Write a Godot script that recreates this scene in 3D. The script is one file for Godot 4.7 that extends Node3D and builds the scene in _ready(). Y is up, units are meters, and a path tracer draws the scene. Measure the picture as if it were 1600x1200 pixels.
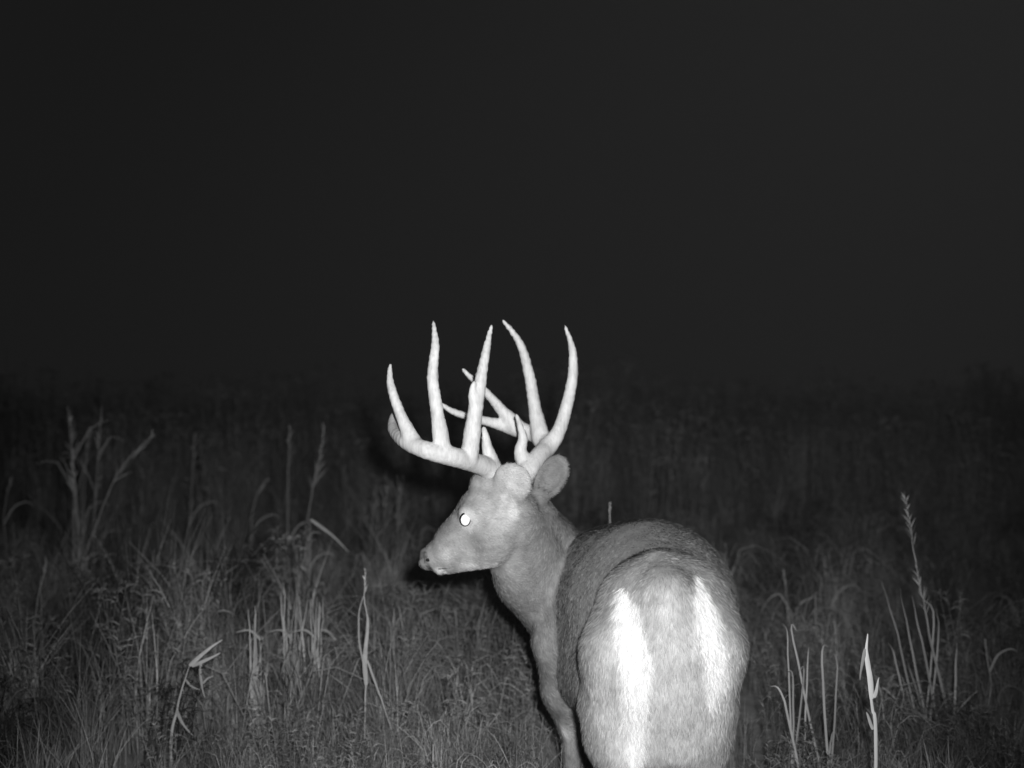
extends Node3D
# A white-tailed buck at night, seen by a trail camera strapped to a post and lit by the camera's own infrared flash.

const EYE := Vector3(0.0, 1.30, 0.0)          # the lens of the trail camera
const TILT := 0.015                            # it looks up by this much (radians)
const FOCAL := 2000.0                          # focal length in pixels of a 1600 x 1200 picture

var rng := RandomNumberGenerator.new()
var patch_noise := FastNoiseLite.new()
var fine_noise := FastNoiseLite.new()
var taken := {}

# ---------------------------------------------------------------- small helpers
func at(px: float, py: float, depth: float) -> Vector3:
	var v := Vector3((px - 800.0) / FOCAL * depth, -(py - 600.0) / FOCAL * depth, -depth)
	return EYE + Basis(Vector3.RIGHT, TILT) * v

func grey(v: float) -> Color:
	return Color(v, v, v)

func plain(v: float, rough := 0.85) -> StandardMaterial3D:      # v is the linear base value
	var m := StandardMaterial3D.new()
	m.albedo_color = grey(v).linear_to_srgb()
	m.roughness = rough
	m.metallic_specular = 0.3
	return m

func tinted(rough := 0.9, spec := 0.2) -> StandardMaterial3D:   # colour from the vertices
	var m := StandardMaterial3D.new()
	m.vertex_color_use_as_albedo = true
	m.roughness = rough
	m.metallic_specular = spec
	return m

func numbered(called: String) -> String:
	if not taken.has(called):
		taken[called] = 0
		return called
	taken[called] += 1
	return "%s_%03d" % [called, taken[called]]

func tag(o: Node, label: String, category: String, group := "", kind := "") -> void:
	if label != "": o.set_meta("label", label)
	if category != "": o.set_meta("category", category)
	if group != "": o.set_meta("group", group)
	if kind != "": o.set_meta("kind", kind)

func thing(called: String, where: Vector3, label: String, category: String, group := "") -> Node3D:
	var o := Node3D.new()
	o.name = numbered(called)
	add_child(o)
	o.position = where
	tag(o, label, category, group)
	return o

func part(called: String, mesh: Mesh, mat: Material, parent: Node3D, where := Vector3.ZERO) -> MeshInstance3D:
	var o := MeshInstance3D.new()
	o.name = called
	o.mesh = mesh
	o.material_override = mat
	o.position = where
	parent.add_child(o, true)
	return o

class Soup:                                                     # collects triangles
	var v := PackedVector3Array()
	var n := PackedVector3Array()
	var c := PackedColorArray()
	var i := PackedInt32Array()
	func mesh() -> ArrayMesh:
		var a := []
		a.resize(Mesh.ARRAY_MAX)
		a[Mesh.ARRAY_VERTEX] = v
		a[Mesh.ARRAY_NORMAL] = n
		a[Mesh.ARRAY_COLOR] = c
		a[Mesh.ARRAY_INDEX] = i
		var m := ArrayMesh.new()
		m.add_surface_from_arrays(Mesh.PRIMITIVE_TRIANGLES, a)
		return m

# ---------------------------------------------------------------- grass pieces
func curve(points: Array, steps: int) -> PackedVector3Array:     # Catmull-Rom through the points
	var out := PackedVector3Array()
	for s in steps + 1:
		var t := float(s) / steps * (points.size() - 1)
		var k := mini(int(t), points.size() - 2)
		var p0: Vector3 = points[maxi(k - 1, 0)]
		var p1: Vector3 = points[k]
		var p2: Vector3 = points[k + 1]
		var p3: Vector3 = points[mini(k + 2, points.size() - 1)]
		out.append(p1.cubic_interpolate(p2, p0, p3, t - k))
	return out

func blade(s: Soup, path: PackedVector3Array, width: float, tone: float, face: Vector3, tip := 0.12) -> void:
	# a grass leaf: a folded ribbon (two strips meeting in a raised midrib) that tapers to its tip
	var base := s.v.size()
	var count := path.size()
	for k in count:
		var along := (path[mini(k + 1, count - 1)] - path[maxi(k - 1, 0)]).normalized()
		var side := along.cross(face).normalized()
		var up := side.cross(along).normalized()
		var t := float(k) / (count - 1)
		var w := width * 0.5 * lerpf(1.0, tip, pow(t, 1.6)) * (0.65 + 0.35 * minf(1.0, t * 5.0))
		var shade := grey(clampf(tone * (0.92 + 0.16 * fine_noise.get_noise_3dv(path[k] * 60.0)), 0.02, 0.9))
		s.v.append(path[k] - side * w); s.n.append((up - side * 0.5).normalized()); s.c.append(shade)
		s.v.append(path[k] + up * w * 0.45); s.n.append(up); s.c.append(shade)
		s.v.append(path[k] + side * w); s.n.append((up + side * 0.5).normalized()); s.c.append(shade)
	for k in count - 1:
		var q := base + k * 3
		for j in 2:
			s.i.append_array(PackedInt32Array([q + j, q + j + 3, q + j + 1, q + j + 1, q + j + 3, q + j + 4]))

func stem(s: Soup, path: PackedVector3Array, r0: float, r1: float, tone: float, sides := 4) -> void:
	var base := s.v.size()
	var count := path.size()
	for k in count:
		var along := (path[mini(k + 1, count - 1)] - path[maxi(k - 1, 0)]).normalized()
		var a := along.cross(Vector3(0.3, 0.1, 0.9)).normalized()
		var b := along.cross(a)
		var r := lerpf(r0, r1, float(k) / (count - 1))
		for j in sides:
			var d := a * cos(TAU * j / sides) + b * sin(TAU * j / sides)
			s.v.append(path[k] + d * r); s.n.append(d); s.c.append(grey(tone * (0.9 + 0.2 * fine_noise.get_noise_3dv(path[k] * 40.0))))
	for k in count - 1:
		for j in sides:
			var q := base + k * sides + j
			var w := base + k * sides + (j + 1) % sides
			s.i.append_array(PackedInt32Array([q, q + sides, w, w, q + sides, w + sides]))

func around() -> Vector3:
	var a := rng.randf() * TAU
	return Vector3(cos(a), 0, sin(a))

func seed_head(s: Soup, foot: Vector3, up: Vector3, long: float, tone: float, tufts: int) -> void:
	for k in tufts:
		var t := float(k) / tufts
		var p := foot + up * long * t
		var d := (around() * 0.55 + up * 1.0).normalized()
		var l := long * 0.28 * (1.15 - 0.7 * t) * rng.randf_range(0.7, 1.2)
		blade(s, curve([p, p + d * l * 0.5, p + d * l + Vector3.DOWN * l * 0.12], 2), rng.randf_range(0.004, 0.008), tone * rng.randf_range(0.8, 1.2), around())

func tuft_upright(tall: float, count: int) -> ArrayMesh:
	var s := Soup.new()
	for k in count:
		var foot := around() * rng.randf() * 0.10
		var h := tall * rng.randf_range(0.45, 1.0)
		var lean := around() * h * rng.randf_range(0.03, 0.55)
		var path := curve([foot + Vector3.DOWN * 0.02, foot + lean * 0.25 + Vector3.UP * h * 0.5, foot + lean + Vector3.UP * h * rng.randf_range(0.86, 1.0)], 4)
		blade(s, path, rng.randf_range(0.002, 0.0055), rng.randf_range(0.16, 0.6), around())
	return s.mesh()

func tuft_drooping(tall: float, count: int) -> ArrayMesh:
	var s := Soup.new()
	for k in count:
		var foot := around() * rng.randf() * 0.12
		var h := tall * rng.randf_range(0.4, 1.0)
		var out := around() * h * rng.randf_range(0.3, 0.9)
		var path := curve([foot + Vector3.DOWN * 0.02, foot + out * 0.3 + Vector3.UP * h * 0.75, foot + out * 0.75 + Vector3.UP * h * rng.randf_range(0.7, 0.95), foot + out * 1.15 + Vector3.UP * h * rng.randf_range(0.25, 0.7)], 6)
		blade(s, path, rng.randf_range(0.002, 0.006), rng.randf_range(0.14, 0.56), (around() + Vector3.UP).normalized())
	return s.mesh()

func tuft_weed(tall: float, stems: int) -> ArrayMesh:
	var s := Soup.new()
	for k in stems:
		var foot := around() * rng.randf() * 0.10
		var h := tall * rng.randf_range(0.55, 1.0)
		var lean := around() * h * rng.randf_range(0.05, 0.4)
		var path := curve([foot + Vector3.DOWN * 0.02, foot + lean * 0.4 + Vector3.UP * h * 0.55, foot + lean + Vector3.UP * h], 6)
		stem(s, path, 0.0025, 0.001, rng.randf_range(0.2, 0.4), 3)
		for q in 24:
			var p := path[1 + (q * 5) % 6].lerp(path[mini(2 + (q * 5) % 6, 6)], rng.randf())
			var d := (around() + Vector3.UP * rng.randf_range(-0.2, 0.7)).normalized()
			var l := rng.randf_range(0.02, 0.055)
			blade(s, curve([p, p + d * l * 0.55 + Vector3.UP * 0.006, p + d * l + Vector3.DOWN * l * 0.15], 3), rng.randf_range(0.003, 0.008), rng.randf_range(0.16, 0.5), (Vector3.UP + around() * 0.8).normalized(), 0.05)
	return s.mesh()

func tuft_stalks(tall: float, count: int) -> ArrayMesh:
	var s := Soup.new()
	for k in count:
		var foot := around() * rng.randf() * 0.09
		var h := tall * rng.randf_range(0.6, 1.0)
		var lean := around() * h * rng.randf_range(0.02, 0.22)
		var path := curve([foot + Vector3.DOWN * 0.02, foot + lean * 0.3 + Vector3.UP * h * 0.5, foot + lean + Vector3.UP * h], 7)
		var tone := rng.randf_range(0.25, 0.55)
		stem(s, path, 0.0028, 0.0012, tone, 3)
		seed_head(s, path[5], (path[7] - path[5]).normalized(), h * 0.24, tone, 9)
		for q in rng.randi_range(2, 4):
			var p := path[rng.randi_range(1, 5)]
			var d := around()
			var l := rng.randf_range(0.10, 0.26)
			blade(s, curve([p, p + d * l * 0.35 + Vector3.UP * l * 0.7, p + d * l * 0.75 + Vector3.UP * l * rng.randf_range(0.5, 1.0)], 4), rng.randf_range(0.003, 0.006), tone * rng.randf_range(0.7, 1.1), around())
	return s.mesh()

func scatter(called: String, label: String, meshes: Array, spots: Array, mat: Material) -> void:
	# one mass of ground cover; each mesh variant is one child that holds its copies
	var o := Node3D.new()
	o.name = called
	add_child(o)
	tag(o, label, "grass", "", "stuff")
	for m in meshes.size():
		var mine := spots.filter(func(x): return x[2] == m)
		if mine.is_empty(): continue
		var mm := MultiMesh.new()
		mm.transform_format = MultiMesh.TRANSFORM_3D
		mm.use_colors = true
		mm.mesh = meshes[m]
		mm.instance_count = mine.size()
		for k in mine.size():
			mm.set_instance_transform(k, mine[k][0])
			mm.set_instance_color(k, mine[k][1])
		var c := MultiMeshInstance3D.new()
		c.name = "tufts"
		c.multimesh = mm
		c.material_override = mat
		tag(c, "", "", "", "stuff")
		o.add_child(c, true)

# ---------------------------------------------------------------- the buck: a field of tapered bones, meshed as surface nets
var bones := []            # [a, b, ra, rb, k] or [centre, inverse basis, radii, null, k]

func bone(a: Vector3, ra: float, b: Vector3, rb: float, k := 0.03) -> void:
	bones.append([a, b, ra, rb, k])

func pbone(a: Array, b: Array, k := 0.03) -> void:               # each end: x, y in the picture, depth, radius in pixels there
	bone(at(a[0], a[1], a[2]), a[3] * a[2] / FOCAL, at(b[0], b[1], b[2]), b[3] * b[2] / FOCAL, k)

func chain(points: Array, k := 0.03) -> void:
	for j in points.size() - 1: pbone(points[j], points[j + 1], k)

func egg(centre: Vector3, frame: Basis, radii: Vector3, k := 0.02) -> void:
	bones.append([centre, frame.inverse(), radii, null, k])

func one(b: Array, p: Vector3) -> float:
	if b[3] == null:
		var q: Vector3 = b[1] * (p - b[0])
		var r: Vector3 = b[2]
		var k0 := (q / r).length()
		var k1 := (q / (r * r)).length()
		return k0 * (k0 - 1.0) / maxf(k1, 0.0001)
	var a: Vector3 = b[0]
	var ab: Vector3 = b[1] - a
	var t := clampf((p - a).dot(ab) / maxf(ab.length_squared(), 1e-9), 0.0, 1.0)
	return p.distance_to(a + ab * t) - lerpf(b[2], b[3], t)

func field(list: Array, p: Vector3) -> float:
	var d := 10.0
	for b in list:
		var e := one(b, p)
		var k: float = b[4]
		if b.size() > 5:                                           # this one is hollowed out
			d = maxf(d, -e)
			continue
		var h := maxf(k - absf(d - e), 0.0) / k
		d = minf(d, e) - h * h * k * 0.25
	return d

func net(list: Array, cell: float, colour: Callable) -> Soup:
	var lo := Vector3.INF
	var hi := -Vector3.INF
	for b in list:
		if b[3] == null:
			var r: float = maxf(b[2].x, maxf(b[2].y, b[2].z))
			lo = lo.min(b[0] - Vector3.ONE * r); hi = hi.max(b[0] + Vector3.ONE * r)
		else:
			var r: float = maxf(b[2], b[3])
			lo = lo.min(b[0].min(b[1]) - Vector3.ONE * r); hi = hi.max(b[0].max(b[1]) + Vector3.ONE * r)
	lo -= Vector3.ONE * cell * 3
	hi += Vector3.ONE * cell * 3
	var B := 8
	var side := cell * B
	var reach := side * 0.87
	var nb := Vector3i(((hi - lo) / side).ceil())
	var s := Soup.new()
	var cells := {}
	var edges := PackedInt64Array()
	var W := 4096
	var val := PackedFloat32Array()
	val.resize(9 * 9 * 9)
	for bz in nb.z:
		for by in nb.y:
			for bx in nb.x:
				var o := lo + Vector3(bx, by, bz) * side
				var mid := o + Vector3.ONE * side * 0.5
				var near := []
				var least := 10.0
				for b in list:
					var e := one(b, mid)
					least = minf(least, e)
					if e < reach + 2.2 * b[4] + cell: near.append(b)
				if near.is_empty() or least < -reach * 1.6: continue
				var any_in := false
				var any_out := false
				for z in 9:
					for y in 9:
						for x in 9:
							var f := field(near, o + Vector3(x, y, z) * cell)
							val[x + 9 * (y + 9 * z)] = f
							if f < 0.0: any_in = true
							else: any_out = true
				if not (any_in and any_out): continue
				for z in 8:
					for y in 8:
						for x in 8:
							var sum := Vector3.ZERO
							var hits := 0
							var c0 := x + 9 * (y + 9 * z)
							for e in 12:
								var p := Vector3.ZERO
								var ax := e >> 2
								var u := e & 1
								var w := (e >> 1) & 1
								if ax == 0: p = Vector3(0, u, w)
								elif ax == 1: p = Vector3(u, 0, w)
								else: p = Vector3(u, w, 0)
								var ia := c0 + int(p.x) + 9 * (int(p.y) + 9 * int(p.z))
								var ib: int = ia + [1, 9, 81][ax]
								var fa := val[ia]
								var fb := val[ib]
								if (fa < 0.0) != (fb < 0.0):
									p[ax] += fa / (fa - fb)
									sum += p
									hits += 1
							if hits == 0: continue
							var gx := bx * 8 + x
							var gy := by * 8 + y
							var gz := bz * 8 + z
							cells[gx + W * (gy + W * gz)] = s.v.size()
							s.v.append(o + (Vector3(x, y, z) + sum / hits) * cell)
							for ax in 3:
								var fa := val[c0]
								var fb := val[c0 + [1, 9, 81][ax]]
								if (fa < 0.0) != (fb < 0.0):
									edges.append((gx + W * (gy + W * gz)) * 8 + ax * 2 + (1 if fa < 0.0 else 0))
	for e in edges:
		var ax := (e >> 1) & 3
		var key := e >> 3
		var d1: int = [W, W * W, 1][ax]
		var d2: int = [W * W, 1, W][ax]
		var q := [cells.get(key - d1 - d2, -1), cells.get(key - d2, -1), cells.get(key, -1), cells.get(key - d1, -1)]
		if q.has(-1): continue
		if e & 1: q.reverse()
		s.i.append_array(PackedInt32Array([q[0], q[1], q[2], q[0], q[2], q[3]]))
	s.n.resize(s.v.size())
	for t in range(0, s.i.size(), 3):
		var a := s.v[s.i[t]]
		var nn := (s.v[s.i[t + 2]] - a).cross(s.v[s.i[t + 1]] - a)
		for j in 3: s.n[s.i[t + j]] += nn
	for k in s.v.size():
		s.n[k] = s.n[k].normalized()
		s.c.append(grey(colour.call(s.v[k], s.n[k])))
	return s

func ramp(x: float, x0: float, x1: float) -> float:
	return smoothstep(x0, x1, x)

func near_to(p: Vector3, px: float, py: float, depth: float, r: float) -> float:
	return 1.0 - smoothstep(r * 0.45, r, p.distance_to(at(px, py, depth)))

func along_table(table: Array, y: float) -> Array:               # rows of [height, x, half width], downwards
	if y >= table[0][0]: return [table[0][1], 0.0]
	for k in table.size() - 1:
		if y >= table[k + 1][0]:
			var t: float = (table[k][0] - y) / (table[k][0] - table[k + 1][0])
			return [lerpf(table[k][1], table[k + 1][1], t), lerpf(table[k][2], table[k + 1][2], t)]
	return [table[-1][1], table[-1][2]]

const WHITE_EDGE_OF_LEFT_THIGH := [[0.825, 0.283, 0.004], [0.79, 0.287, 0.020], [0.72, 0.297, 0.034], [0.62, 0.306, 0.033], [0.54, 0.308, 0.026], [0.42, 0.309, 0.022], [0.36, 0.305, 0.0]]
const WHITE_EDGE_OF_RIGHT_THIGH := [[0.855, 0.471, 0.004], [0.81, 0.478, 0.020], [0.72, 0.495, 0.030], [0.66, 0.505, 0.024], [0.61, 0.513, 0.030], [0.57, 0.505, 0.022], [0.53, 0.497, 0.0]]

func coat(p: Vector3, n: Vector3) -> float:
	# the dye of the hair, from the place on the animal's body
	var v := 0.32
	var head := near_to(p, 735, 825, 3.84, 0.30) * (1.0 - ramp(p.x, -0.03, 0.06))
	# the winter-grey neck, between the jaw and the shoulder
	var from_neck := p.distance_to(Geometry3D.get_closest_point_to_segment(p, Vector3(0.075, 0.86, -3.92), Vector3(0.165, 0.73, -4.10))) + 0.05 * patch_noise.get_noise_3dv(p * 9.0)
	v = lerpf(v, 0.27, (1.0 - ramp(from_neck, 0.15, 0.22)) * (1.0 - head))
	# the pale patch of the buttocks round the tail, also with a ragged border
	var from_patch := ((p - Vector3(0.385, 0.60, -3.14)) / Vector3(0.24, 0.27, 0.20)).length() + 0.16 * patch_noise.get_noise_3dv(p * 8.0) + 0.08 * fine_noise.get_noise_3dv(p * 30.0)
	v = lerpf(v, 0.53, 1.0 - ramp(from_patch, 0.75, 1.15))
	v = lerpf(v, 0.65, (1.0 - ramp(p.y + 0.05 * patch_noise.get_noise_3dv(p * 9.0), 0.48, 0.53)) * (1.0 - ramp(p.z, -3.65, -3.55)) * ramp(p.x, 0.22, 0.28) * ramp(p.z, -4.0, -3.95))  # white belly
	v = lerpf(v, 0.39, head)
	v = lerpf(v, 0.85, near_to(p, 872, 1150, 3.93, 0.045))           # white hair inside the foreleg
	v = lerpf(v, 0.66, near_to(p, 702, 860, 3.82, 0.048))            # pale ring behind the nose
	v = lerpf(v, 0.70, near_to(p, 690, 890, 3.85, 0.030))            # chin
	v = lerpf(v, 0.66, near_to(p, 735, 889, 3.82, 0.050) * 0.8)
	v = lerpf(v, 0.62, near_to(p, 765, 884, 3.80, 0.040) * 0.8)      # throat
	v = lerpf(v, 0.62, near_to(p, 729, 814, 3.75, 0.045))            # ring of the eye
	var spots := 0.75 + 0.6 * patch_noise.get_noise_3dv(p * 40.0)
	v = lerpf(v, 0.80, clampf(near_to(p, 788, 777, 3.74, 0.034) * spots, 0.0, 1.0))            # pale hair at the root of the ear
	v = lerpf(v, 0.82, clampf(near_to(p, 795, 800, 3.74, 0.048) * spots, 0.0, 1.0))
	v = lerpf(v, 0.66, clampf(near_to(p, 786, 812, 3.74, 0.055) * spots, 0.0, 1.0) * 0.7)
	v = lerpf(v, 0.60, near_to(p, 765, 790, 3.73, 0.060) * 0.6)
	v = lerpf(v, 0.20, near_to(p, 703, 826, 3.82, 0.045) * 0.6)     # darker bridge of the nose
	v = lerpf(v, 0.12, near_to(p, 672, 884, 3.86, 0.020))
	v = lerpf(v, 0.34, near_to(p, 1028, 866, 3.34, 0.06))              # root of the tail
	v = lerpf(v, 0.58, near_to(p, 801, 750, 3.745, 0.075) * ramp(p.y, 1.0, 1.02))   # back of the near ear
	v = lerpf(v, 0.26, near_to(p, 861, 745, 3.89, 0.10) * ramp(p.x, 0.07, 0.09) * ramp(p.y, 1.01, 1.04))
	v = lerpf(v, 0.50, near_to(p, 752, 765, 3.78, 0.06) * 0.6)         # forelock
	v *= 1.0 + 0.24 * patch_noise.get_noise_3dv(p * 9.0) + 0.24 * patch_noise.get_noise_3dv(p * 30.0 + Vector3(5, 3, 8))
	if p.z > -3.40:
		var ragged := 0.014 * fine_noise.get_noise_3dv(p * Vector3(60, 16, 60))
		for table in [WHITE_EDGE_OF_LEFT_THIGH, WHITE_EDGE_OF_RIGHT_THIGH]:
			var row := along_table(table, p.y)
			var e: float = 1.0 - smoothstep(row[1] * 0.35, row[1] * 1.45 + 0.008, absf(p.x - row[0] + ragged))
			if row[1] > 0.001: v = lerpf(v, 0.93, e)
	return clampf(v, 0.04, 0.98)

func fur_over(s: Soup, per_square_metre: float) -> Soup:
	var f := Soup.new()
	for t in range(0, s.i.size(), 3):
		var ia := s.i[t]
		var ib := s.i[t + 1]
		var ic := s.i[t + 2]
		var a := s.v[ia]
		var area := (s.v[ib] - a).cross(s.v[ic] - a).length() * 0.5
		var want := area * per_square_metre
		var many := int(want) + (1 if rng.randf() < want - int(want) else 0)
		for k in many:
			var u := rng.randf()
			var w := rng.randf()
			if u + w > 1.0: u = 1.0 - u; w = 1.0 - w
			var p := a + (s.v[ib] - a) * u + (s.v[ic] - a) * w
			var n := (s.n[ia] * (1.0 - u - w) + s.n[ib] * u + s.n[ic] * w).normalized()
			var on_head := (p.x < 0.06 and p.y > 0.78) or (p.x < 0.2 and p.y > 0.965)
			var flow := Vector3(0.75, -0.15, 0.1) if on_head else Vector3(0.10, -0.55, 0.80)
			if p.z > -3.40: flow = Vector3(0, -1, 0.15)
			flow += Vector3(rng.randf_range(-1, 1), rng.randf_range(-1, 1), rng.randf_range(-1, 1)) * 0.35
			var along := (flow - n * flow.dot(n)).normalized()
			var long := rng.randf_range(0.008, 0.014) if on_head else rng.randf_range(0.013, 0.024)
			var dye := coat(p, n)
			if dye > 0.72 and not on_head and p.z > -3.4:              # the long loose white hair that fringes the tail
				long *= rng.randf_range(1.3, 2.2)
				along = (along + along.cross(n) * rng.randf_range(-0.55, 0.55)).normalized()
			var tip := p + along * long + n * long * rng.randf_range(0.10, 0.38)
			var twist := rng.randf_range(-0.75, 0.75)                 # a hair is round: its flat card may face any way about its length
			var m := (n * cos(twist) + along.cross(n) * sin(twist)).normalized()
			var side := along.cross(m).normalized() * rng.randf_range(0.0008, 0.0015)
			var root := p - n * 0.001
			var shade := grey(clampf(dye * rng.randf_range(0.68, 1.28), 0.03, 0.98))
			var q := f.v.size()
			f.v.append(root - side); f.v.append(tip); f.v.append(root + side)
			for j in 3: f.n.append(m); f.c.append(shade)
			f.i.append_array(PackedInt32Array([q, q + 1, q + 2]))
	return f

func march(px: float, py: float) -> Vector3:                     # where the hide lies along a line of sight
	var d := 3.0
	for k in 80:
		var f := field(bones, at(px, py, d))
		if f < 0.0006: break
		d += f * 0.8
	return at(px, py, d)

func antler_mesh(limbs: Array, offset: Vector3) -> ArrayMesh:
	var list := []
	for limb in limbs:
		var pts := []
		var rad := []
		for q in limb:
			pts.append(at(q[0], q[1], q[2]))
			rad.append(q[3] * 0.93 * q[2] / FOCAL)
		var steps: int = (limb.size() - 1) * 5
		var path := curve(pts, steps)
		for k in steps:
			var t0 := float(k) / 5.0
			var t1 := float(k + 1) / 5.0
			var r0 := lerpf(rad[int(t0)], rad[mini(int(t0) + 1, rad.size() - 1)], t0 - int(t0))
			var r1 := lerpf(rad[mini(int(t1), rad.size() - 1)], rad[mini(int(t1) + 1, rad.size() - 1)], t1 - int(t1))
			list.append([path[k], path[k + 1], r0, r1, 0.012 if t0 < 0.9 else 0.006])
	var tone := func(p: Vector3, _n: Vector3) -> float:
		return clampf(0.79 + 0.16 * patch_noise.get_noise_3dv(p * 16.0) + 0.18 * fine_noise.get_noise_3dv(p * Vector3(130, 24, 130)), 0.3, 0.93)
	var s := net(list, 0.0042, tone)
	var burr: Vector3 = list[0][0]
	for k in s.v.size():
		var rough := 1.0 - smoothstep(0.02, 0.10, s.v[k].distance_to(burr))
		s.v[k] += s.n[k] * rough * 0.0045 * fine_noise.get_noise_3dv(s.v[k] * 110.0)
		s.v[k] += s.n[k] * (0.0016 * fine_noise.get_noise_3dv(s.v[k] * 55.0) + 0.0012 * fine_noise.get_noise_3dv(s.v[k] * Vector3(150, 30, 150))) - offset
	return s.mesh()

func build_bones() -> void:
	# trunk
	chain([[1036, 952, 3.42, 88], [1022, 954, 3.66, 116], [1012, 950, 3.80, 126], [948, 940, 4.02, 104]], 0.08)
	chain([[1005, 1000, 3.62, 92], [955, 1004, 3.95, 96]], 0.05)
	chain([[960, 1050, 3.45, 50], [944, 1030, 3.78, 64]], 0.05)
	chain([[945, 1080, 3.52, 44], [922, 1062, 3.86, 50]], 0.05)
	chain([[1030, 908, 3.45, 36], [1005, 884, 3.72, 48], [938, 886, 3.95, 52]], 0.07)
	# haunches
	chain([[990, 946, 3.37, 50], [976, 1020, 3.30, 58], [970, 1150, 3.30, 54]], 0.08)
	chain([[1083, 944, 3.37, 52], [1098, 1012, 3.30, 57], [1091, 1150, 3.30, 50]], 0.08)
	chain([[1038, 966, 3.34, 76], [1038, 1060, 3.31, 84], [1038, 1130, 3.31, 74]], 0.07)
	# hind legs, below the thigh
	for s in [[0.272, 0.0], [0.492, -0.12]]:
		var x: float = s[0]
		var z: float = s[1]
		bone(Vector3(x, 0.50, -3.36), 0.095, Vector3(x, 0.36, -3.24 + z * 0.5), 0.044, 0.04)
		bone(Vector3(x, 0.37, -3.22 + z * 0.5), 0.034, Vector3(x + 0.004, 0.10, -3.24 + z), 0.021, 0.02)
		bone(Vector3(x + 0.004, 0.10, -3.24 + z), 0.023, Vector3(x + 0.004, 0.035, -3.29 + z), 0.022, 0.015)
	# tail, hanging between the buttocks
	chain([[1028, 880, 3.35, 18], [1040, 930, 3.265, 38], [1048, 1020, 3.222, 42], [1046, 1110, 3.232, 34], [1044, 1160, 3.25, 16]], 0.035)
	# shoulders and forelegs
	chain([[884, 915, 3.93, 38], [873, 1000, 3.89, 37], [886, 1078, 3.95, 36]], 0.035)
	bone(at(888, 1078, 3.95), 0.074, Vector3(0.190, 0.30, -4.00), 0.045, 0.03)
	bone(Vector3(0.190, 0.30, -4.00), 0.036, Vector3(0.187, 0.10, -3.98), 0.019, 0.015)
	bone(Vector3(0.187, 0.10, -3.98), 0.021, Vector3(0.187, 0.035, -4.02), 0.021, 0.015)
	bone(Vector3(0.42, 0.78, -4.00), 0.085, Vector3(0.43, 0.58, -3.98), 0.080, 0.025)
	bone(Vector3(0.40, 0.56, -4.0), 0.075, Vector3(0.222, 0.30, -4.12), 0.042, 0.02)
	bone(Vector3(0.222, 0.30, -4.12), 0.034, Vector3(0.245, 0.10, -4.16), 0.019, 0.015)
	bone(Vector3(0.245, 0.10, -4.16), 0.021, Vector3(0.245, 0.035, -4.20), 0.021, 0.015)
	# brisket and neck
	chain([[800, 806, 3.84, 44], [820, 866, 3.92, 54], [830, 902, 3.95, 52], [868, 962, 4.00, 46]], 0.03)
	chain([[828, 812, 3.93, 42], [850, 856, 4.03, 52], [888, 912, 4.16, 80]], 0.025)
	# head
	chain([[785, 778, 3.83, 36], [758, 803, 3.83, 41]], 0.02)
	chain([[756, 806, 3.83, 41], [717, 847, 3.85, 35], [688, 868, 3.87, 25]], 0.02)
	chain([[754, 758, 3.83, 20], [768, 745, 3.82, 20]], 0.02)
	chain([[812, 752, 3.87, 18], [820, 742, 3.88, 16]], 0.02)
	chain([[766, 856, 3.82, 31], [706, 878, 3.85, 17]], 0.02)
	chain([[700, 882, 3.86, 12], [688, 886, 3.86, 11]], 0.012)
	chain([[673, 872, 3.875, 15], [668, 877, 3.88, 13]], 0.012)
	chain([[770, 832, 3.80, 38], [772, 838, 3.80, 36]], 0.02)
	chain([[728, 800, 3.775, 11], [740, 799, 3.768, 11]], 0.02)
	# ears: flattened cups
	var near_ear := Basis(Vector3(0.94, 0.0, 0.34), Vector3(0.16, 0.92, 0.36), Vector3(-0.3, -0.3, 0.9)).orthonormalized()
	egg(at(801, 753, 3.76), near_ear, Vector3(0.059, 0.060, 0.017), 0.012)
	bone(at(806, 778, 3.79), 0.034, at(804, 762, 3.77), 0.026, 0.02)
	var far_ear := Basis(Vector3(0.86, -0.46, 0.16), Vector3(0.46, 0.86, -0.1), Vector3(-0.1, 0.2, 0.97)).orthonormalized()
	egg(at(861, 745, 3.90), far_ear, Vector3(0.046, 0.074, 0.020), 0.012)
	bone(at(838, 782, 3.88), 0.030, at(852, 762, 3.89), 0.020, 0.02)
	bones.append([at(862, 744, 3.885), far_ear.inverse(), Vector3(0.034, 0.060, 0.016), null, 0.012, true])   # the cup of that ear

const LEFT_ANTLER := [
	[[772, 742, 3.82, 14], [760, 730, 3.79, 16], [738, 722, 3.72, 15.5], [705, 713, 3.64, 15.5], [668, 704, 3.61, 14], [636, 690, 3.66, 13], [616, 673, 3.76, 9], [614, 656, 3.83, 6.5], [619, 643, 3.87, 3]],
	[[733, 716, 3.69, 13], [740, 660, 3.68, 12.5], [750, 600, 3.69, 10], [760, 545, 3.71, 6], [768, 508, 3.73, 1.6]],
	[[692, 706, 3.63, 13], [684, 650, 3.62, 10.5], [676, 590, 3.63, 9], [680, 540, 3.65, 6.5], [677, 502, 3.68, 1.6]],
	[[648, 695, 3.64, 12], [630, 658, 3.66, 9], [614, 615, 3.69, 7], [609, 590, 3.71, 4.5], [610, 569, 3.73, 1.5]],
	[[771, 728, 3.81, 10], [762, 702, 3.80, 8], [759, 685, 3.79, 6], [756, 668, 3.78, 2]],
	[[743, 640, 3.675, 7], [738, 612, 3.67, 4.5], [741, 597, 3.67, 2]]]
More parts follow.
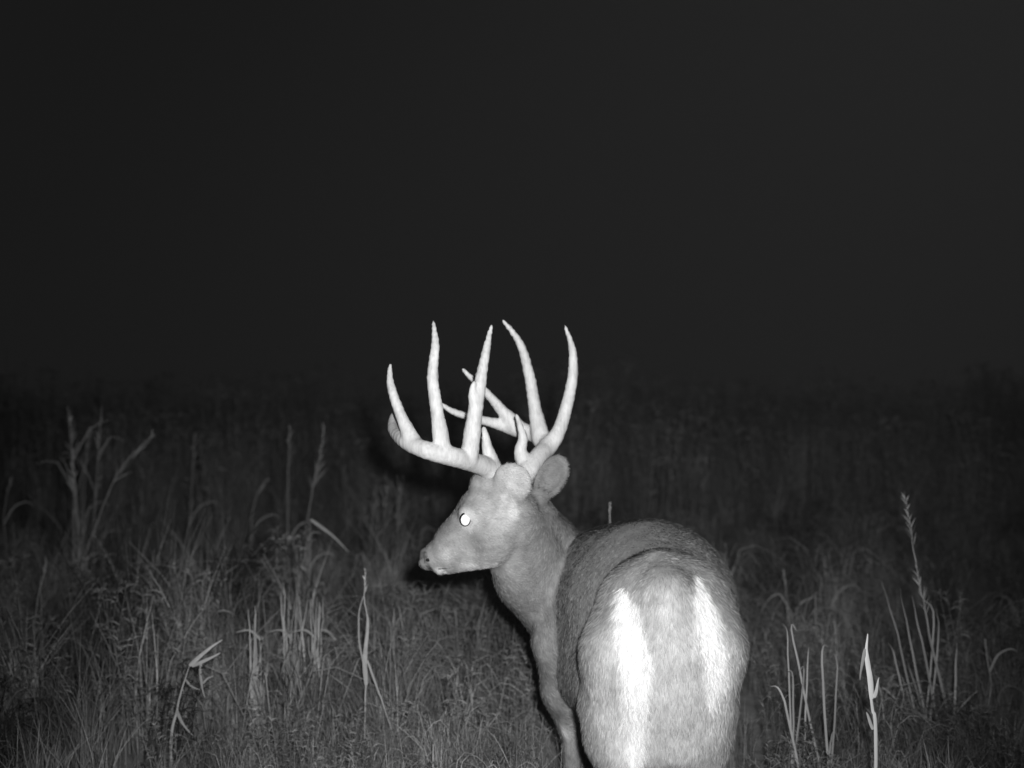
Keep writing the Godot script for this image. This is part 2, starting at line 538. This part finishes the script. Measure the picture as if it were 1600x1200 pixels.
const RIGHT_ANTLER := [
	[[818, 746, 3.87, 13], [830, 726, 3.90, 15], [848, 706, 3.96, 14], [856, 694, 4.03, 13], [838, 680, 4.10, 13], [806, 670, 4.13, 12], [772, 661, 4.11, 8], [735, 652, 4.08, 5.5], [708, 643, 4.05, 4.5], [688, 631, 4.03, 2]],
	[[852, 702, 3.98, 13], [872, 676, 4.00, 11], [886, 632, 4.01, 9.5], [895, 585, 4.01, 8], [894, 545, 4.00, 5.5], [883, 509, 3.98, 1.6]],
	[[846, 688, 4.07, 14], [836, 640, 4.08, 10], [827, 586, 4.07, 8.5], [812, 536, 4.05, 6], [786, 501, 4.02, 2]],
	[[808, 668, 4.12, 13], [788, 646, 4.11, 9], [768, 622, 4.09, 6.5], [744, 598, 4.07, 5], [723, 577, 4.05, 2]],
	[[821, 728, 3.90, 11], [813, 705, 3.90, 9], [817, 685, 3.89, 7], [812, 664, 3.88, 4], [807, 649, 3.87, 2]]]

func build_buck() -> void:
	build_bones()
	var foot := Vector3(0.38, 0.0, -3.6)
	var buck := thing("deer", foot, "antlered buck standing in the grass with its head turned aside and one eye shining", "deer")
	var hide := net(bones, 0.0065, coat)
	print("hide ", hide.v.size(), " ", Time.get_ticks_msec())
	var fur := fur_over(hide, 75000.0)
	print("fur ", fur.v.size() / 3, " ", Time.get_ticks_msec())
	for s in [hide, fur]:
		for k in s.v.size(): s.v[k] -= foot
	part("body", hide.mesh(), tinted(0.95, 0.1), buck)
	var f := part("fur", fur.mesh(), tinted(0.9, 0.15), buck)
	tag(f, "", "", "", "stuff")
	var horn := tinted(0.55, 0.4)
	part("antler", antler_mesh(LEFT_ANTLER, foot), horn, buck)
	part("antler", antler_mesh(RIGHT_ANTLER, foot), horn, buck)
	print("antlers ", Time.get_ticks_msec())
	# eyes: a dark ball, a dark lid round it and the mirror layer that throws the flash back
	var middle := at(742, 812, 3.83)
	var seen := march(727, 812)
	var far := middle + (middle - seen) * Vector3(1.0, 0.0, 1.0)
	far.y = seen.y
	far.x = seen.x - 0.005
	for e in [seen, far]:
		var look: Vector3 = (EYE - e).normalized() if e == seen else (e - EYE).normalized()
		var ball := SphereMesh.new()
		ball.radius = 0.0165
		ball.height = 0.033
		var eye := part("eye", ball, plain(0.015, 0.25), buck, e - look * 0.006 - foot)
		var shell := Soup.new()                                   # cap of a ball, a little taller than wide
		var axis := look
		var right := axis.cross(Vector3.UP).normalized()
		var up := right.cross(axis)
		for j in 9:
			for q in 24:
				var reach := j / 8.0
				var a := TAU * q / 24.0
				var off := right * cos(a) * 0.0128 * reach + up * (sin(a) * 0.0160 * reach - 0.001)
				var rise := 0.0172 - off.length_squared() / 0.080
				shell.v.append(off + axis * rise)
				shell.n.append((axis + off / 0.060).normalized())
				shell.c.append(Color.WHITE)
		for j in 8:
			for q in 24:
				var a := j * 24 + q
				var b := j * 24 + (q + 1) % 24
				shell.i.append_array(PackedInt32Array([a, a + 24, b, b, a + 24, b + 24]))
		var mirror := StandardMaterial3D.new()
		mirror.albedo_color = grey(0.97)
		mirror.metallic = 1.0
		mirror.roughness = 0.72
		part("mirror_layer", shell.mesh(), mirror, eye)
		var lid := Soup.new()
		for q in 28:
			for j in 6:
				var a := TAU * q / 28.0
				var b := TAU * j / 6.0
				var out := right * cos(a) * 0.0150 + up * sin(a) * 0.0182
				var d := out.normalized() * cos(b) + axis * sin(b)
				var thick := 0.0015 + 0.0014 * maxf(0.0, sin(a + 0.5))
				lid.v.append(out + d * thick + axis * 0.0115)
				lid.n.append(d)
				lid.c.append(grey(0.05))
		for q in 28:
			for j in 6:
				var a := q * 6 + j
				var b := ((q + 1) % 28) * 6 + j
				var c := q * 6 + (j + 1) % 6
				var d := ((q + 1) % 28) * 6 + (j + 1) % 6
				lid.i.append_array(PackedInt32Array([a, c, b, b, c, d]))
		part("eyelid", lid.mesh(), tinted(0.6, 0.3), eye)
	# nose pad and nostril
	var pad := [[at(667, 866, 3.875), at(664, 879, 3.88), 0.022, 0.017, 0.01], [at(669, 868, 3.85), at(668, 877, 3.855), 0.013, 0.010, 0.01]]
	var ns := net(pad, 0.004, func(p, _n): return 0.20 + 0.14 * patch_noise.get_noise_3dv(p * 60.0))
	for k in ns.v.size(): ns.v[k] -= foot
	part("nose_pad", ns.mesh(), tinted(0.6, 0.4), buck)
	for side in [0, 1]:
		var hole := SphereMesh.new()
		hole.radius = 0.0065
		hole.height = 0.013
		var spot := march(669, 875) - foot
		if side == 1: spot.z -= 0.055
		var nostril := part("nostril", hole, plain(0.02, 0.7), buck, spot)
		nostril.scale = Vector3(1.2, 0.8, 0.5)
	var lips := PackedVector3Array()
	for k in 7: lips.append(march(685 + k * 3.2, 889.0 - k * 0.25) - foot)
	var ls := Soup.new()
	stem(ls, lips, 0.0020, 0.0008, 0.14, 5)
	part("mouth", ls.mesh(), tinted(0.8, 0.2), buck)
	# cloven hooves
	for h in [Vector3(0.276, 0, -3.31), Vector3(0.496, 0, -3.43), Vector3(0.187, 0, -4.04), Vector3(0.245, 0, -4.22)]:
		var list := []
		for sx in [-1.0, 1.0]:
			list.append([h + Vector3(sx * 0.014, 0.030, 0.018), h + Vector3(sx * 0.011, 0.012, -0.038), 0.016, 0.009, 0.004])
		var hs := net(list, 0.005, func(_p, _n): return 0.06)
		for k in hs.v.size():
			hs.v[k].y = maxf(hs.v[k].y, 0.001)
			hs.v[k] -= foot
		part("hoof", hs.mesh(), tinted(0.5, 0.4), buck)

# ---------------------------------------------------------------- single plants that stand out from the meadow
func plant(called: String, root_px: float, depth: float, label: String, group := "") -> Node3D:
	var root := at(root_px, 1200, depth)
	root.y = 0.0
	return thing(called, root, label, "grass", group)

func leaf_part(o: Node3D, called: String, points: Array, width: float, tone: float, from_ground := true, as_stem := false, spread := 0.02) -> void:
	var pts := []
	if from_ground: pts.append(Vector3(rng.randf_range(-spread, spread), -0.02, rng.randf_range(-spread, spread)))
	for q in points: pts.append(at(q[0], q[1], q[2]) - o.position)
	var s := Soup.new()
	var path := curve(pts, maxi(8, pts.size() * 4))
	var odd := rng.randf() * 50.0
	for k in path.size():                                          # no stem grows straight
		var sway := float(k) / path.size()
		path[k] += Vector3(fine_noise.get_noise_2d(path[k].y * 7.0, odd), 0.0, fine_noise.get_noise_2d(path[k].y * 7.0, odd + 9.0)) * 0.009 * sway
	var face := Vector3(rng.randf_range(-0.4, 0.4), 0.15, 1.0).normalized()
	if as_stem: stem(s, path, width * 0.5, width * 0.22, tone, 5)
	else: blade(s, path, width, tone, face)
	part(called, s.mesh(), M_grass, o)

func head_part(o: Node3D, a: Array, b: Array, tone: float, tufts := 22) -> void:
	var p := at(a[0], a[1], a[2]) - o.position
	var q := at(b[0], b[1], b[2]) - o.position
	var s := Soup.new()
	seed_head(s, p, (q - p).normalized(), p.distance_to(q), tone, tufts)
	part("seed_head", s.mesh(), M_grass, o)

var M_grass: StandardMaterial3D

func build_plants() -> void:
	var o: Node3D
	# bright nearby stalk with a folded leaf, right of the deer's haunch
	o = plant("grass_stalk", 1372, 3.35, "pale broad grass stalk with a folded top, brightest of the plants beside the haunch")
	leaf_part(o, "stem", [[1368, 1150, 3.35], [1364, 1110, 3.35], [1360, 1080, 3.35], [1357, 1040, 3.35], [1354, 1012, 3.35]], 0.010, 0.78)
	leaf_part(o, "leaf", [[1362, 1092, 3.35], [1358, 1050, 3.34], [1354, 1020, 3.34], [1356, 990, 3.36]], 0.017, 0.85, false)
	leaf_part(o, "leaf", [[1352, 1014, 3.34], [1347, 1035, 3.33], [1343, 1062, 3.33]], 0.012, 0.35, false)
	leaf_part(o, "leaf", [[1366, 1090, 3.35], [1370, 1075, 3.34], [1374, 1058, 3.33]], 0.010, 0.75, false)
	leaf_part(o, "leaf", [[1364, 1140, 3.35], [1356, 1120, 3.36], [1352, 1112, 3.37]], 0.010, 0.5, false)
	# fan of blades farther right
	o = plant("grass_clump", 1468, 4.7, "tall fanned clump of dry grass blades with one long seed stalk")
	for b in [[[1462, 1100], [1464, 1040], [1459, 975], [1440, 930], [1428, 860], [1416, 780]], [[1450, 1115], [1422, 1080], [1400, 1035], [1386, 1005]],
			[[1456, 1090], [1430, 1040], [1402, 990], [1376, 908]], [[1460, 1090], [1440, 1030], [1420, 990], [1405, 918]], [[1464, 1100], [1455, 1050], [1440, 1000], [1424, 930]],
			[[1470, 1110], [1468, 1050], [1452, 990], [1444, 915]], [[1450, 1125], [1420, 1105], [1390, 1082], [1378, 1085]], [[1478, 1110], [1490, 1070], [1494, 1040], [1493, 1005]],
			[[1472, 1120], [1475, 1060], [1466, 1000], [1462, 950]], [[1466, 1130], [1440, 1090], [1426, 1060], [1420, 1030]], [[1480, 1120], [1500, 1100], [1520, 1085], [1530, 1095]]]:
		var pts := []
		for q in b.slice(b.size() - (4 if b.size() > 4 else 2)): pts.append([q[0], q[1], 4.7 + rng.randf_range(-0.12, 0.12)])
		leaf_part(o, "blade", pts, rng.randf_range(0.006, 0.012), rng.randf_range(0.34, 0.60), true, false, 0.10)
	head_part(o, [1428, 850, 4.7], [1413, 770, 4.72], 0.5)
	head_part(o, [1447, 960, 4.7], [1430, 880, 4.7], 0.45)
	# low open clump between the haunch and the bright stalk
	o = plant("grass_clump", 1266, 4.1, "low open clump of stiff blades spreading beside the deer's right thigh")
	for b in [[[1262, 1150], [1240, 1118], [1225, 1095], [1204, 1072]], [[1262, 1130], [1250, 1095], [1240, 1072], [1231, 1048]], [[1262, 1120], [1263, 1080], [1262, 1040], [1262, 1008]],
			[[1262, 1120], [1274, 1070], [1284, 1035], [1293, 1010]], [[1262, 1130], [1242, 1050], [1232, 1020], [1224, 975]], [[1264, 1140], [1285, 1140], [1300, 1148], [1310, 1160]],
			[[1262, 1140], [1258, 1090], [1256, 1060], [1249, 1050]], [[1266, 1140], [1300, 1110], [1308, 1060], [1304, 1020]], [[1258, 1130], [1240, 1030], [1240, 1000], [1246, 985]]]:
		var pts := []
		for q in b.slice(b.size() - (4 if b.size() > 4 else 2)): pts.append([q[0], q[1], 4.1 + rng.randf_range(-0.08, 0.08)])
		leaf_part(o, "blade", pts, rng.randf_range(0.006, 0.010), rng.randf_range(0.32, 0.56), true, false, 0.08)
	# broken stem left of the deer
	o = plant("grass_stalk", 266, 4.3, "thick broken reed stem whose two top leaves bend sideways")
	leaf_part(o, "stem", [[268, 1150, 4.3], [276, 1110, 4.3], [286, 1070, 4.3], [298, 1038, 4.3]], 0.012, 0.58)
	leaf_part(o, "leaf", [[296, 1040, 4.3], [312, 1026, 4.29], [330, 1012, 4.28], [348, 1000, 4.28]], 0.016, 0.62, false)
	leaf_part(o, "leaf", [[300, 1041, 4.3], [318, 1033, 4.28], [332, 1026, 4.27], [343, 1020, 4.27]], 0.013, 0.58, false)
	leaf_part(o, "leaf", [[314, 1036, 4.29], [313, 1055, 4.28], [317, 1075, 4.28], [321, 1090, 4.28]], 0.013, 0.45, false)
	leaf_part(o, "leaf", [[317, 1068, 4.28], [324, 1060, 4.28], [334, 1056, 4.29]], 0.008, 0.40, false)
	leaf_part(o, "leaf", [[290, 1062, 4.3], [298, 1072, 4.3], [312, 1078, 4.3]], 0.009, 0.40, false)
	leaf_part(o, "leaf", [[276, 1110, 4.3], [284, 1128, 4.28], [300, 1150, 4.28]], 0.012, 0.42, false)
	# the slender bright pair
	o = plant("grass_stalk", 570, 4.5, "slender upright grass stem with a leaning side stem, closest to the deer's muzzle")
	leaf_part(o, "stem", [[570, 1150, 4.5], [571, 1080, 4.5], [573, 1000, 4.5], [571, 940, 4.5], [571, 892, 4.5]], 0.009, 0.55, true, true)
	leaf_part(o, "leaf", [[574, 1032, 4.5], [586, 1065, 4.5], [600, 1105, 4.5], [618, 1152, 4.5]], 0.008, 0.5, false)
	leaf_part(o, "leaf", [[572, 1070, 4.5], [570, 1030, 4.49], [573, 985, 4.49], [574, 960, 4.5]], 0.018, 0.5, false)
	leaf_part(o, "leaf", [[568, 1040, 4.5], [560, 990, 4.5], [563, 950, 4.51], [571, 920, 4.52]], 0.007, 0.4, false)
	head_part(o, [571, 925, 4.5], [571, 888, 4.5], 0.55, 14)
	# fuzzy columns left of it
	for c in [[490, 4.9, 925, "full upright bunch of dry grass stems next to the slender stem", 26], [402, 4.7, 945, "ragged bunch of dry grass stems with bent leaves between two thinner bunches", 22], [452, 5.0, 905, "tall feathery bunch of thin dry grass stems", 20], [520, 5.2, 1000, "short brushy bunch of dry grass beside the slender stem", 18]]:
		o = plant("grass_clump", c[0], c[1], c[3])
		for k in c[4]:
			var x: float = c[0] + rng.randf_range(-13, 13)
			var top: float = c[2] + pow(rng.randf(), 1.4) * 170.0
			var bend := rng.randf_range(-16, 16)
			leaf_part(o, "blade", [[x, 1150, c[1] + rng.randf_range(-0.06, 0.06)], [x + bend * 0.2, lerpf(1150, top, 0.5), c[1]], [x + bend, top, c[1] + rng.randf_range(-0.08, 0.08)]], rng.randf_range(0.006, 0.015), rng.randf_range(0.36, 0.66))
		leaf_part(o, "blade", [[c[0] + 5, 1000, c[1]], [c[0] - 12, 985, c[1]], [c[0] - 34, 988, c[1]]], 0.010, 0.42, false)
	# tall stalks in the dark behind
	var labels := ["longest seed stalk, leaning over with a drooping feathery top", "short leaning seed stalk near the foot of the longest one", "curved seed stalk close to the broken reed stem",
		"tall straight seed stalk behind the feathery bunch, its top bent over", "tall straight seed stalk with an upright top, beside the bent one", "faint upright seed stalk behind the longest leaning stalk",
		"faint seed stalk standing alone above the ragged bunch's dark back", "faint short seed stalk with a curved tip, far from the deer", "small seed stalk with its tip curled over behind the ragged bunch",
		"low seed stalk in the weeds under the deer's muzzle", "stiff little stalk beyond the tall fanned clump", "thin stalk rising behind the low open clump by the thigh",
		"lone thin stem showing above the deer's back", "thin leaning stalk in the weeds between the low clump and the fanned clump"]
	var which := 0
	for t in [[[95, 1010], [122, 900], [150, 820], [178, 752], [205, 712], [240, 678], 7.0], [[38, 1080], [50, 1000], [60, 930], [69, 895], [71, 880], [72, 870], 6.0],
			[[172, 1150], [190, 1080], [203, 1005], [214, 965], [221, 950], [224, 940], 5.4], [[470, 1000], [478, 900], [479, 830], [488, 770], [500, 710], [508, 665], 7.4],
			[[452, 960], [450, 850], [450, 780], [451, 730], [452, 690], [453, 665], 8.2], [[130, 900], [126, 820], [128, 760], [132, 720], [138, 690], [143, 668], 9.0],
			[[290, 920], [296, 820], [300, 760], [302, 720], [303, 700], [304, 680], 9.2], [[10, 870], [6, 820], [8, 790], [12, 770], [16, 755], [18, 745], 8.0],
			[[388, 900], [392, 840], [395, 800], [402, 772], [412, 755], [420, 748], 8.6], [[700, 960], [694, 930], [698, 905], [704, 880], [712, 860], [716, 850], 6.8],
			[[1548, 1080], [1546, 1050], [1542, 1030], [1541, 1015], [1540, 1005], [1539, 998], 5.2], [[1240, 1010], [1236, 970], [1230, 940], [1228, 915], [1225, 900], [1224, 890], 6.6],
			[[950, 900], [952, 850], [953, 815], [953, 800], [953, 792], [954, 785], 5.2], [[1300, 1000], [1297, 950], [1292, 920], [1290, 900], [1288, 885], [1287, 875], 7.0]]:
		var d: float = t[6]
		var low: Array = t[0]
		o = plant("seed_stalk", low[0] - 8, d, labels[which], "seed stalks standing in the meadow")
		which += 1
		var pts := []
		for k in 6: pts.append([t[k][0], t[k][1], d])
		leaf_part(o, "stem", pts, 0.0085, 0.5, true, true)
		head_part(o, [t[3][0], t[3][1], d], [t[5][0], t[5][1], d], 0.48, 20)
		leaf_part(o, "leaf", [[t[1][0], t[1][1], d], [t[1][0] + 14, t[1][1] - 26, d], [t[1][0] + 34, t[1][1] - 36, d], [t[1][0] + 46, t[1][1] - 30, d]], 0.011, 0.5, false)
	o = plant("seed_stalk", 482, 6.4, "snapped grass stem with its upper half hanging slantwise", "")
	leaf_part(o, "stem", [[482, 950, 6.4], [484, 880, 6.4], [486, 812, 6.4]], 0.008, 0.5, true, true)
	leaf_part(o, "leaf", [[486, 812, 6.4], [505, 826, 6.38], [525, 842, 6.36], [546, 862, 6.36]], 0.016, 0.55, false)

func build_meadow() -> void:
	var meshes := [tuft_upright(0.62, 46), tuft_upright(0.75, 42), tuft_drooping(0.42, 46), tuft_drooping(0.55, 42), tuft_weed(0.42, 8), tuft_weed(0.55, 9), tuft_stalks(1.05, 6), tuft_stalks(1.25, 4), tuft_upright(0.36, 46), tuft_drooping(0.26, 40)]
	var spots := []
	for k in 15000:
		var d := 2.2 + 20.0 * pow(rng.randf(), 1.2)
		var x := rng.randf_range(-0.62, 0.62) * (d + 1.5)
		var px := 800.0 + x / d * FOCAL
		var dense := patch_noise.get_noise_2d(x * 0.9, d * 0.9)
		if rng.randf() > 0.46 + dense * 1.5: continue
		var kind := 0
		var size := 1.0
		var left := 1.0 - smoothstep(540.0, 700.0, px)
		if d < 4.3 or (absf(x - 0.33) < 0.42 and d < 4.6):       # trampled short near the post and round the deer's feet
			kind = 8 + rng.randi() % 2
			size = rng.randf_range(0.35, 0.75) if d < 4.0 else rng.randf_range(0.55, 0.9)
		else:
			var pick := rng.randf()
			if pick < 0.06 + 0.22 * left: kind = rng.randi() % 2
			elif pick < 0.03 + 0.30 * left and d > 6.0: kind = 6 + rng.randi() % 2
			elif pick < 0.62: kind = 2 + rng.randi() % 2
			else: kind = 4 + rng.randi() % 2
			size = rng.randf_range(0.55, 1.0) * (1.0 + 0.8 * patch_noise.get_noise_2d(x * 0.8 + 40.0, d * 0.8))
			if d > 6.5 and kind < 6: size *= 0.8
			if d < 5.2: size *= 0.85
			if left < 0.5 and kind < 2: size *= 0.7
			if px > 1100.0 and d < 7.0: size *= 0.8
		var basis := Basis(Vector3.UP, rng.randf() * TAU).scaled(Vector3(size, size * rng.randf_range(0.8, 1.2), size))
		var tone := clampf(rng.randf_range(0.6, 1.15) * (1.0 + 1.7 * patch_noise.get_noise_2d(x * 1.2 - 9.0, d * 1.2)), 0.12, 1.5)
		spots.append([Transform3D(basis, Vector3(x, 0, -d)), grey(tone), kind])
	var lush := func(px0: float, px1: float, d0: float, d1: float, many: int, kinds: Array, lo: float, hi: float, t0: float, t1: float) -> void:
		for k in many:
			var d := rng.randf_range(d0, d1)
			var x := (rng.randf_range(px0, px1) - 800.0) / FOCAL * d
			var size := rng.randf_range(lo, hi)
			spots.append([Transform3D(Basis(Vector3.UP, rng.randf() * TAU).scaled(Vector3(size, size * rng.randf_range(0.8, 1.2), size)), Vector3(x, 0, -d)), grey(rng.randf_range(t0, t1)), kinds[rng.randi() % kinds.size()]])
	lush.call(330, 640, 4.6, 5.8, 60, [0, 1, 0, 3], 0.5, 1.0, 0.5, 1.2)
	lush.call(590, 860, 4.8, 6.0, 80, [3, 4, 5, 5], 0.55, 0.95, 0.7, 1.2)
	lush.call(250, 860, 3.9, 4.7, 90, [2, 4, 8, 9], 0.4, 0.7, 0.5, 1.3)
	lush.call(1150, 1620, 3.8, 4.7, 70, [2, 4, 8, 9], 0.4, 0.65, 0.35, 0.8)
	lush.call(1180, 1320, 3.85, 4.2, 10, [4, 8, 9], 0.5, 0.65, 0.4, 0.8)
	lush.call(1400, 1530, 4.4, 4.8, 10, [2, 4], 0.5, 0.7, 0.4, 0.8)
	for k in 2600:                                               # taller weeds at the meadow's far side
		var d := rng.randf_range(11.0, 26.0)
		var x := rng.randf_range(-0.6, 0.6) * d
		var size := rng.randf_range(0.95, 1.42) * (1.0 + 0.35 * patch_noise.get_noise_2d(x * 0.25, d * 0.25))
		var pick: int = [6, 7, 7, 5, 1][rng.randi() % 5]
		if pick == 5: size *= 2.2
		if pick == 1: size *= 1.5
		if d < 15.0: size *= 0.75
		spots.append([Transform3D(Basis(Vector3.UP, rng.randf() * TAU).scaled(Vector3.ONE * size), Vector3(x, 0, -d)), grey(rng.randf_range(0.75, 1.4)), pick])
	scatter("meadow_grass", "dense dry meadow grass and low weeds fading into the dark", meshes, spots, M_grass)

func _ready() -> void:
	rng.seed = 20170918
	patch_noise.seed = 7
	patch_noise.frequency = 1.0
	patch_noise.fractal_octaves = 3
	fine_noise.seed = 19
	fine_noise.frequency = 1.0
	fine_noise.fractal_octaves = 2
	# ---- camera
	var cam := Camera3D.new()
	cam.name = "camera"
	cam.fov = rad_to_deg(2.0 * atan(600.0 / FOCAL))
	cam.near = 0.03
	cam.far = 900.0
	cam.position = EYE
	var lens := CameraAttributesPhysical.new()                       # a small fixed-focus lens
	lens.frustum_focal_length = 24.0 / (2.0 * 600.0 / FOCAL)
	lens.frustum_focus_distance = 3.45
	lens.frustum_near = 0.03
	lens.frustum_far = 900.0
	lens.exposure_aperture = 1.9
	cam.attributes = lens
	cam.rotation.x = TILT
	add_child(cam)
	cam.current = true
	# ---- night sky
	var env := Environment.new()
	env.background_mode = Environment.BG_SKY
	env.tonemap_mode = Environment.TONE_MAPPER_LINEAR
	env.tonemap_exposure = 1.0
	var sky := Sky.new()
	var night := ProceduralSkyMaterial.new()
	var dark := grey(0.0092).linear_to_srgb()
	night.sky_top_color = dark
	night.sky_horizon_color = dark
	night.ground_bottom_color = dark
	night.ground_horizon_color = dark
	sky.sky_material = night
	env.sky = sky
	env.sdfgi_enabled = true
	env.ssao_enabled = true
	env.ssil_enabled = true
	# thin fog added to lift the black level; the flash lights it up
	env.fog_enabled = true
	env.fog_density = 0.0004
	env.fog_light_color = grey(0.9)
	var we := WorldEnvironment.new()
	we.name = "environment"
	we.environment = env
	add_child(we)
	# ---- ground
	M_grass = tinted(0.8, 0.25)
	build_ground()
	build_post_and_trail_camera()
	print("setting ", Time.get_ticks_msec())
	build_buck()
	print("buck ", Time.get_ticks_msec())
	build_plants()
	build_meadow()
	print("done ", Time.get_ticks_msec())

func build_ground() -> void:
	var soil := StandardMaterial3D.new()
	var noise := FastNoiseLite.new()
	noise.seed = 4
	noise.frequency = 0.02
	noise.fractal_octaves = 5
	var tex := NoiseTexture2D.new()
	tex.width = 512
	tex.height = 512
	tex.seamless = true
	tex.noise = noise
	var g := Gradient.new()
	g.set_color(0, grey(0.36).linear_to_srgb())
	g.set_color(1, grey(0.66).linear_to_srgb())
	tex.color_ramp = g
	soil.albedo_texture = tex
	soil.uv1_triplanar = true
	soil.uv1_world_triplanar = true
	soil.uv1_scale = Vector3.ONE * 0.7
	soil.roughness = 1.0
	soil.metallic_specular = 0.1
	var s := Soup.new()
	var lines := PackedFloat32Array()
	for k in 81:
		var t := (k - 40) / 40.0
		lines.append(signf(t) * (absf(t) * 14.0 + pow(absf(t), 5.0) * 330.0))
	for j in 81:
		for k in 81:
			var x := lines[k]
			var z := lines[j] - 4.0
			var y := -0.012 + 0.012 * patch_noise.get_noise_2d(x * 0.9, z * 0.9)
			s.v.append(Vector3(x, y, z)); s.n.append(Vector3.UP); s.c.append(Color.WHITE)
	for j in 80:
		for k in 80:
			var q := j * 81 + k
			s.i.append_array(PackedInt32Array([q, q + 1, q + 81, q + 1, q + 82, q + 81]))
	var o := MeshInstance3D.new()
	o.name = "ground"
	o.mesh = s.mesh()
	o.material_override = soil
	tag(o, "meadow floor of matted dry grass", "ground", "", "structure")
	add_child(o)

func build_post_and_trail_camera() -> void:
	# what holds the lens and the flash: it stands behind the point of view
	var post := thing("wooden_post", Vector3(0.05, 0, 0.155), "round wooden post that carries the trail camera", "post")
	var s := Soup.new()
	stem(s, PackedVector3Array([Vector3(0, -0.05, 0), Vector3(0, 0.6, 0.002), Vector3(0, 1.1, 0), Vector3(0, 1.72, 0.001)]), 0.062, 0.058, 0.3, 14)
	part("shaft", s.mesh(), tinted(0.9, 0.2), post)
	var top := CylinderMesh.new()
	top.top_radius = 0.050
	top.bottom_radius = 0.0585
	top.height = 0.012
	top.radial_segments = 14
	part("cap", top, plain(0.35), post, Vector3(0, 1.725, 0))
	var tc := thing("trail_camera", Vector3(0.05, 1.19, 0.06), "small dark trail camera with a flash panel strapped to the post", "camera")
	var shell := CSGBox3D.new()
	shell.name = "housing"
	shell.size = Vector3(0.20, 0.18, 0.07)
	shell.position = Vector3(0, 0.125, 0)
	shell.material = plain(0.06, 0.6)
	tc.add_child(shell)
	var rim := TorusMesh.new()
	rim.inner_radius = 0.014
	rim.outer_radius = 0.022
	var r := part("lens_ring", rim, plain(0.03, 0.4), tc, Vector3(-0.05, 0.11, -0.037))
	r.rotation.x = PI / 2
	# the flash sits on top of the housing
	var head := BoxMesh.new()
	head.size = Vector3(0.13, 0.09, 0.05)
	var unit := part("flash_unit", head, plain(0.06, 0.6), tc, Vector3(0.045, 0.225, 0.0))
	var panel := BoxMesh.new()
	panel.size = Vector3(0.10, 0.06, 0.004)
	var glow := StandardMaterial3D.new()
	glow.albedo_color = grey(0.3)
	glow.emission_enabled = true
	glow.emission = Color.WHITE
	glow.emission_energy_multiplier = 0.5
	part("flash_lamp", panel, glow, unit, Vector3(0, 0, -0.027))
	var strap := CylinderMesh.new()
	strap.top_radius = 0.0625
	strap.bottom_radius = 0.0625
	strap.height = 0.03
	strap.cap_top = false
	strap.cap_bottom = false
	part("strap", strap, plain(0.04, 0.8), tc, Vector3(0, 0.12, 0.095))
	var flash := SpotLight3D.new()
	flash.name = "flash"
	flash.light_color = Color.WHITE
	flash.light_energy = 15.4
	flash.light_size = 0.035
	flash.spot_range = 60.0
	flash.spot_attenuation = 2.0
	flash.spot_angle = 28.0
	flash.spot_angle_attenuation = 1.0
	flash.shadow_enabled = true
	flash.position = Vector3(0.045, 0.218, -0.068)
	flash.rotation = Vector3(-0.075, 0.02, 0)
	tc.add_child(flash)
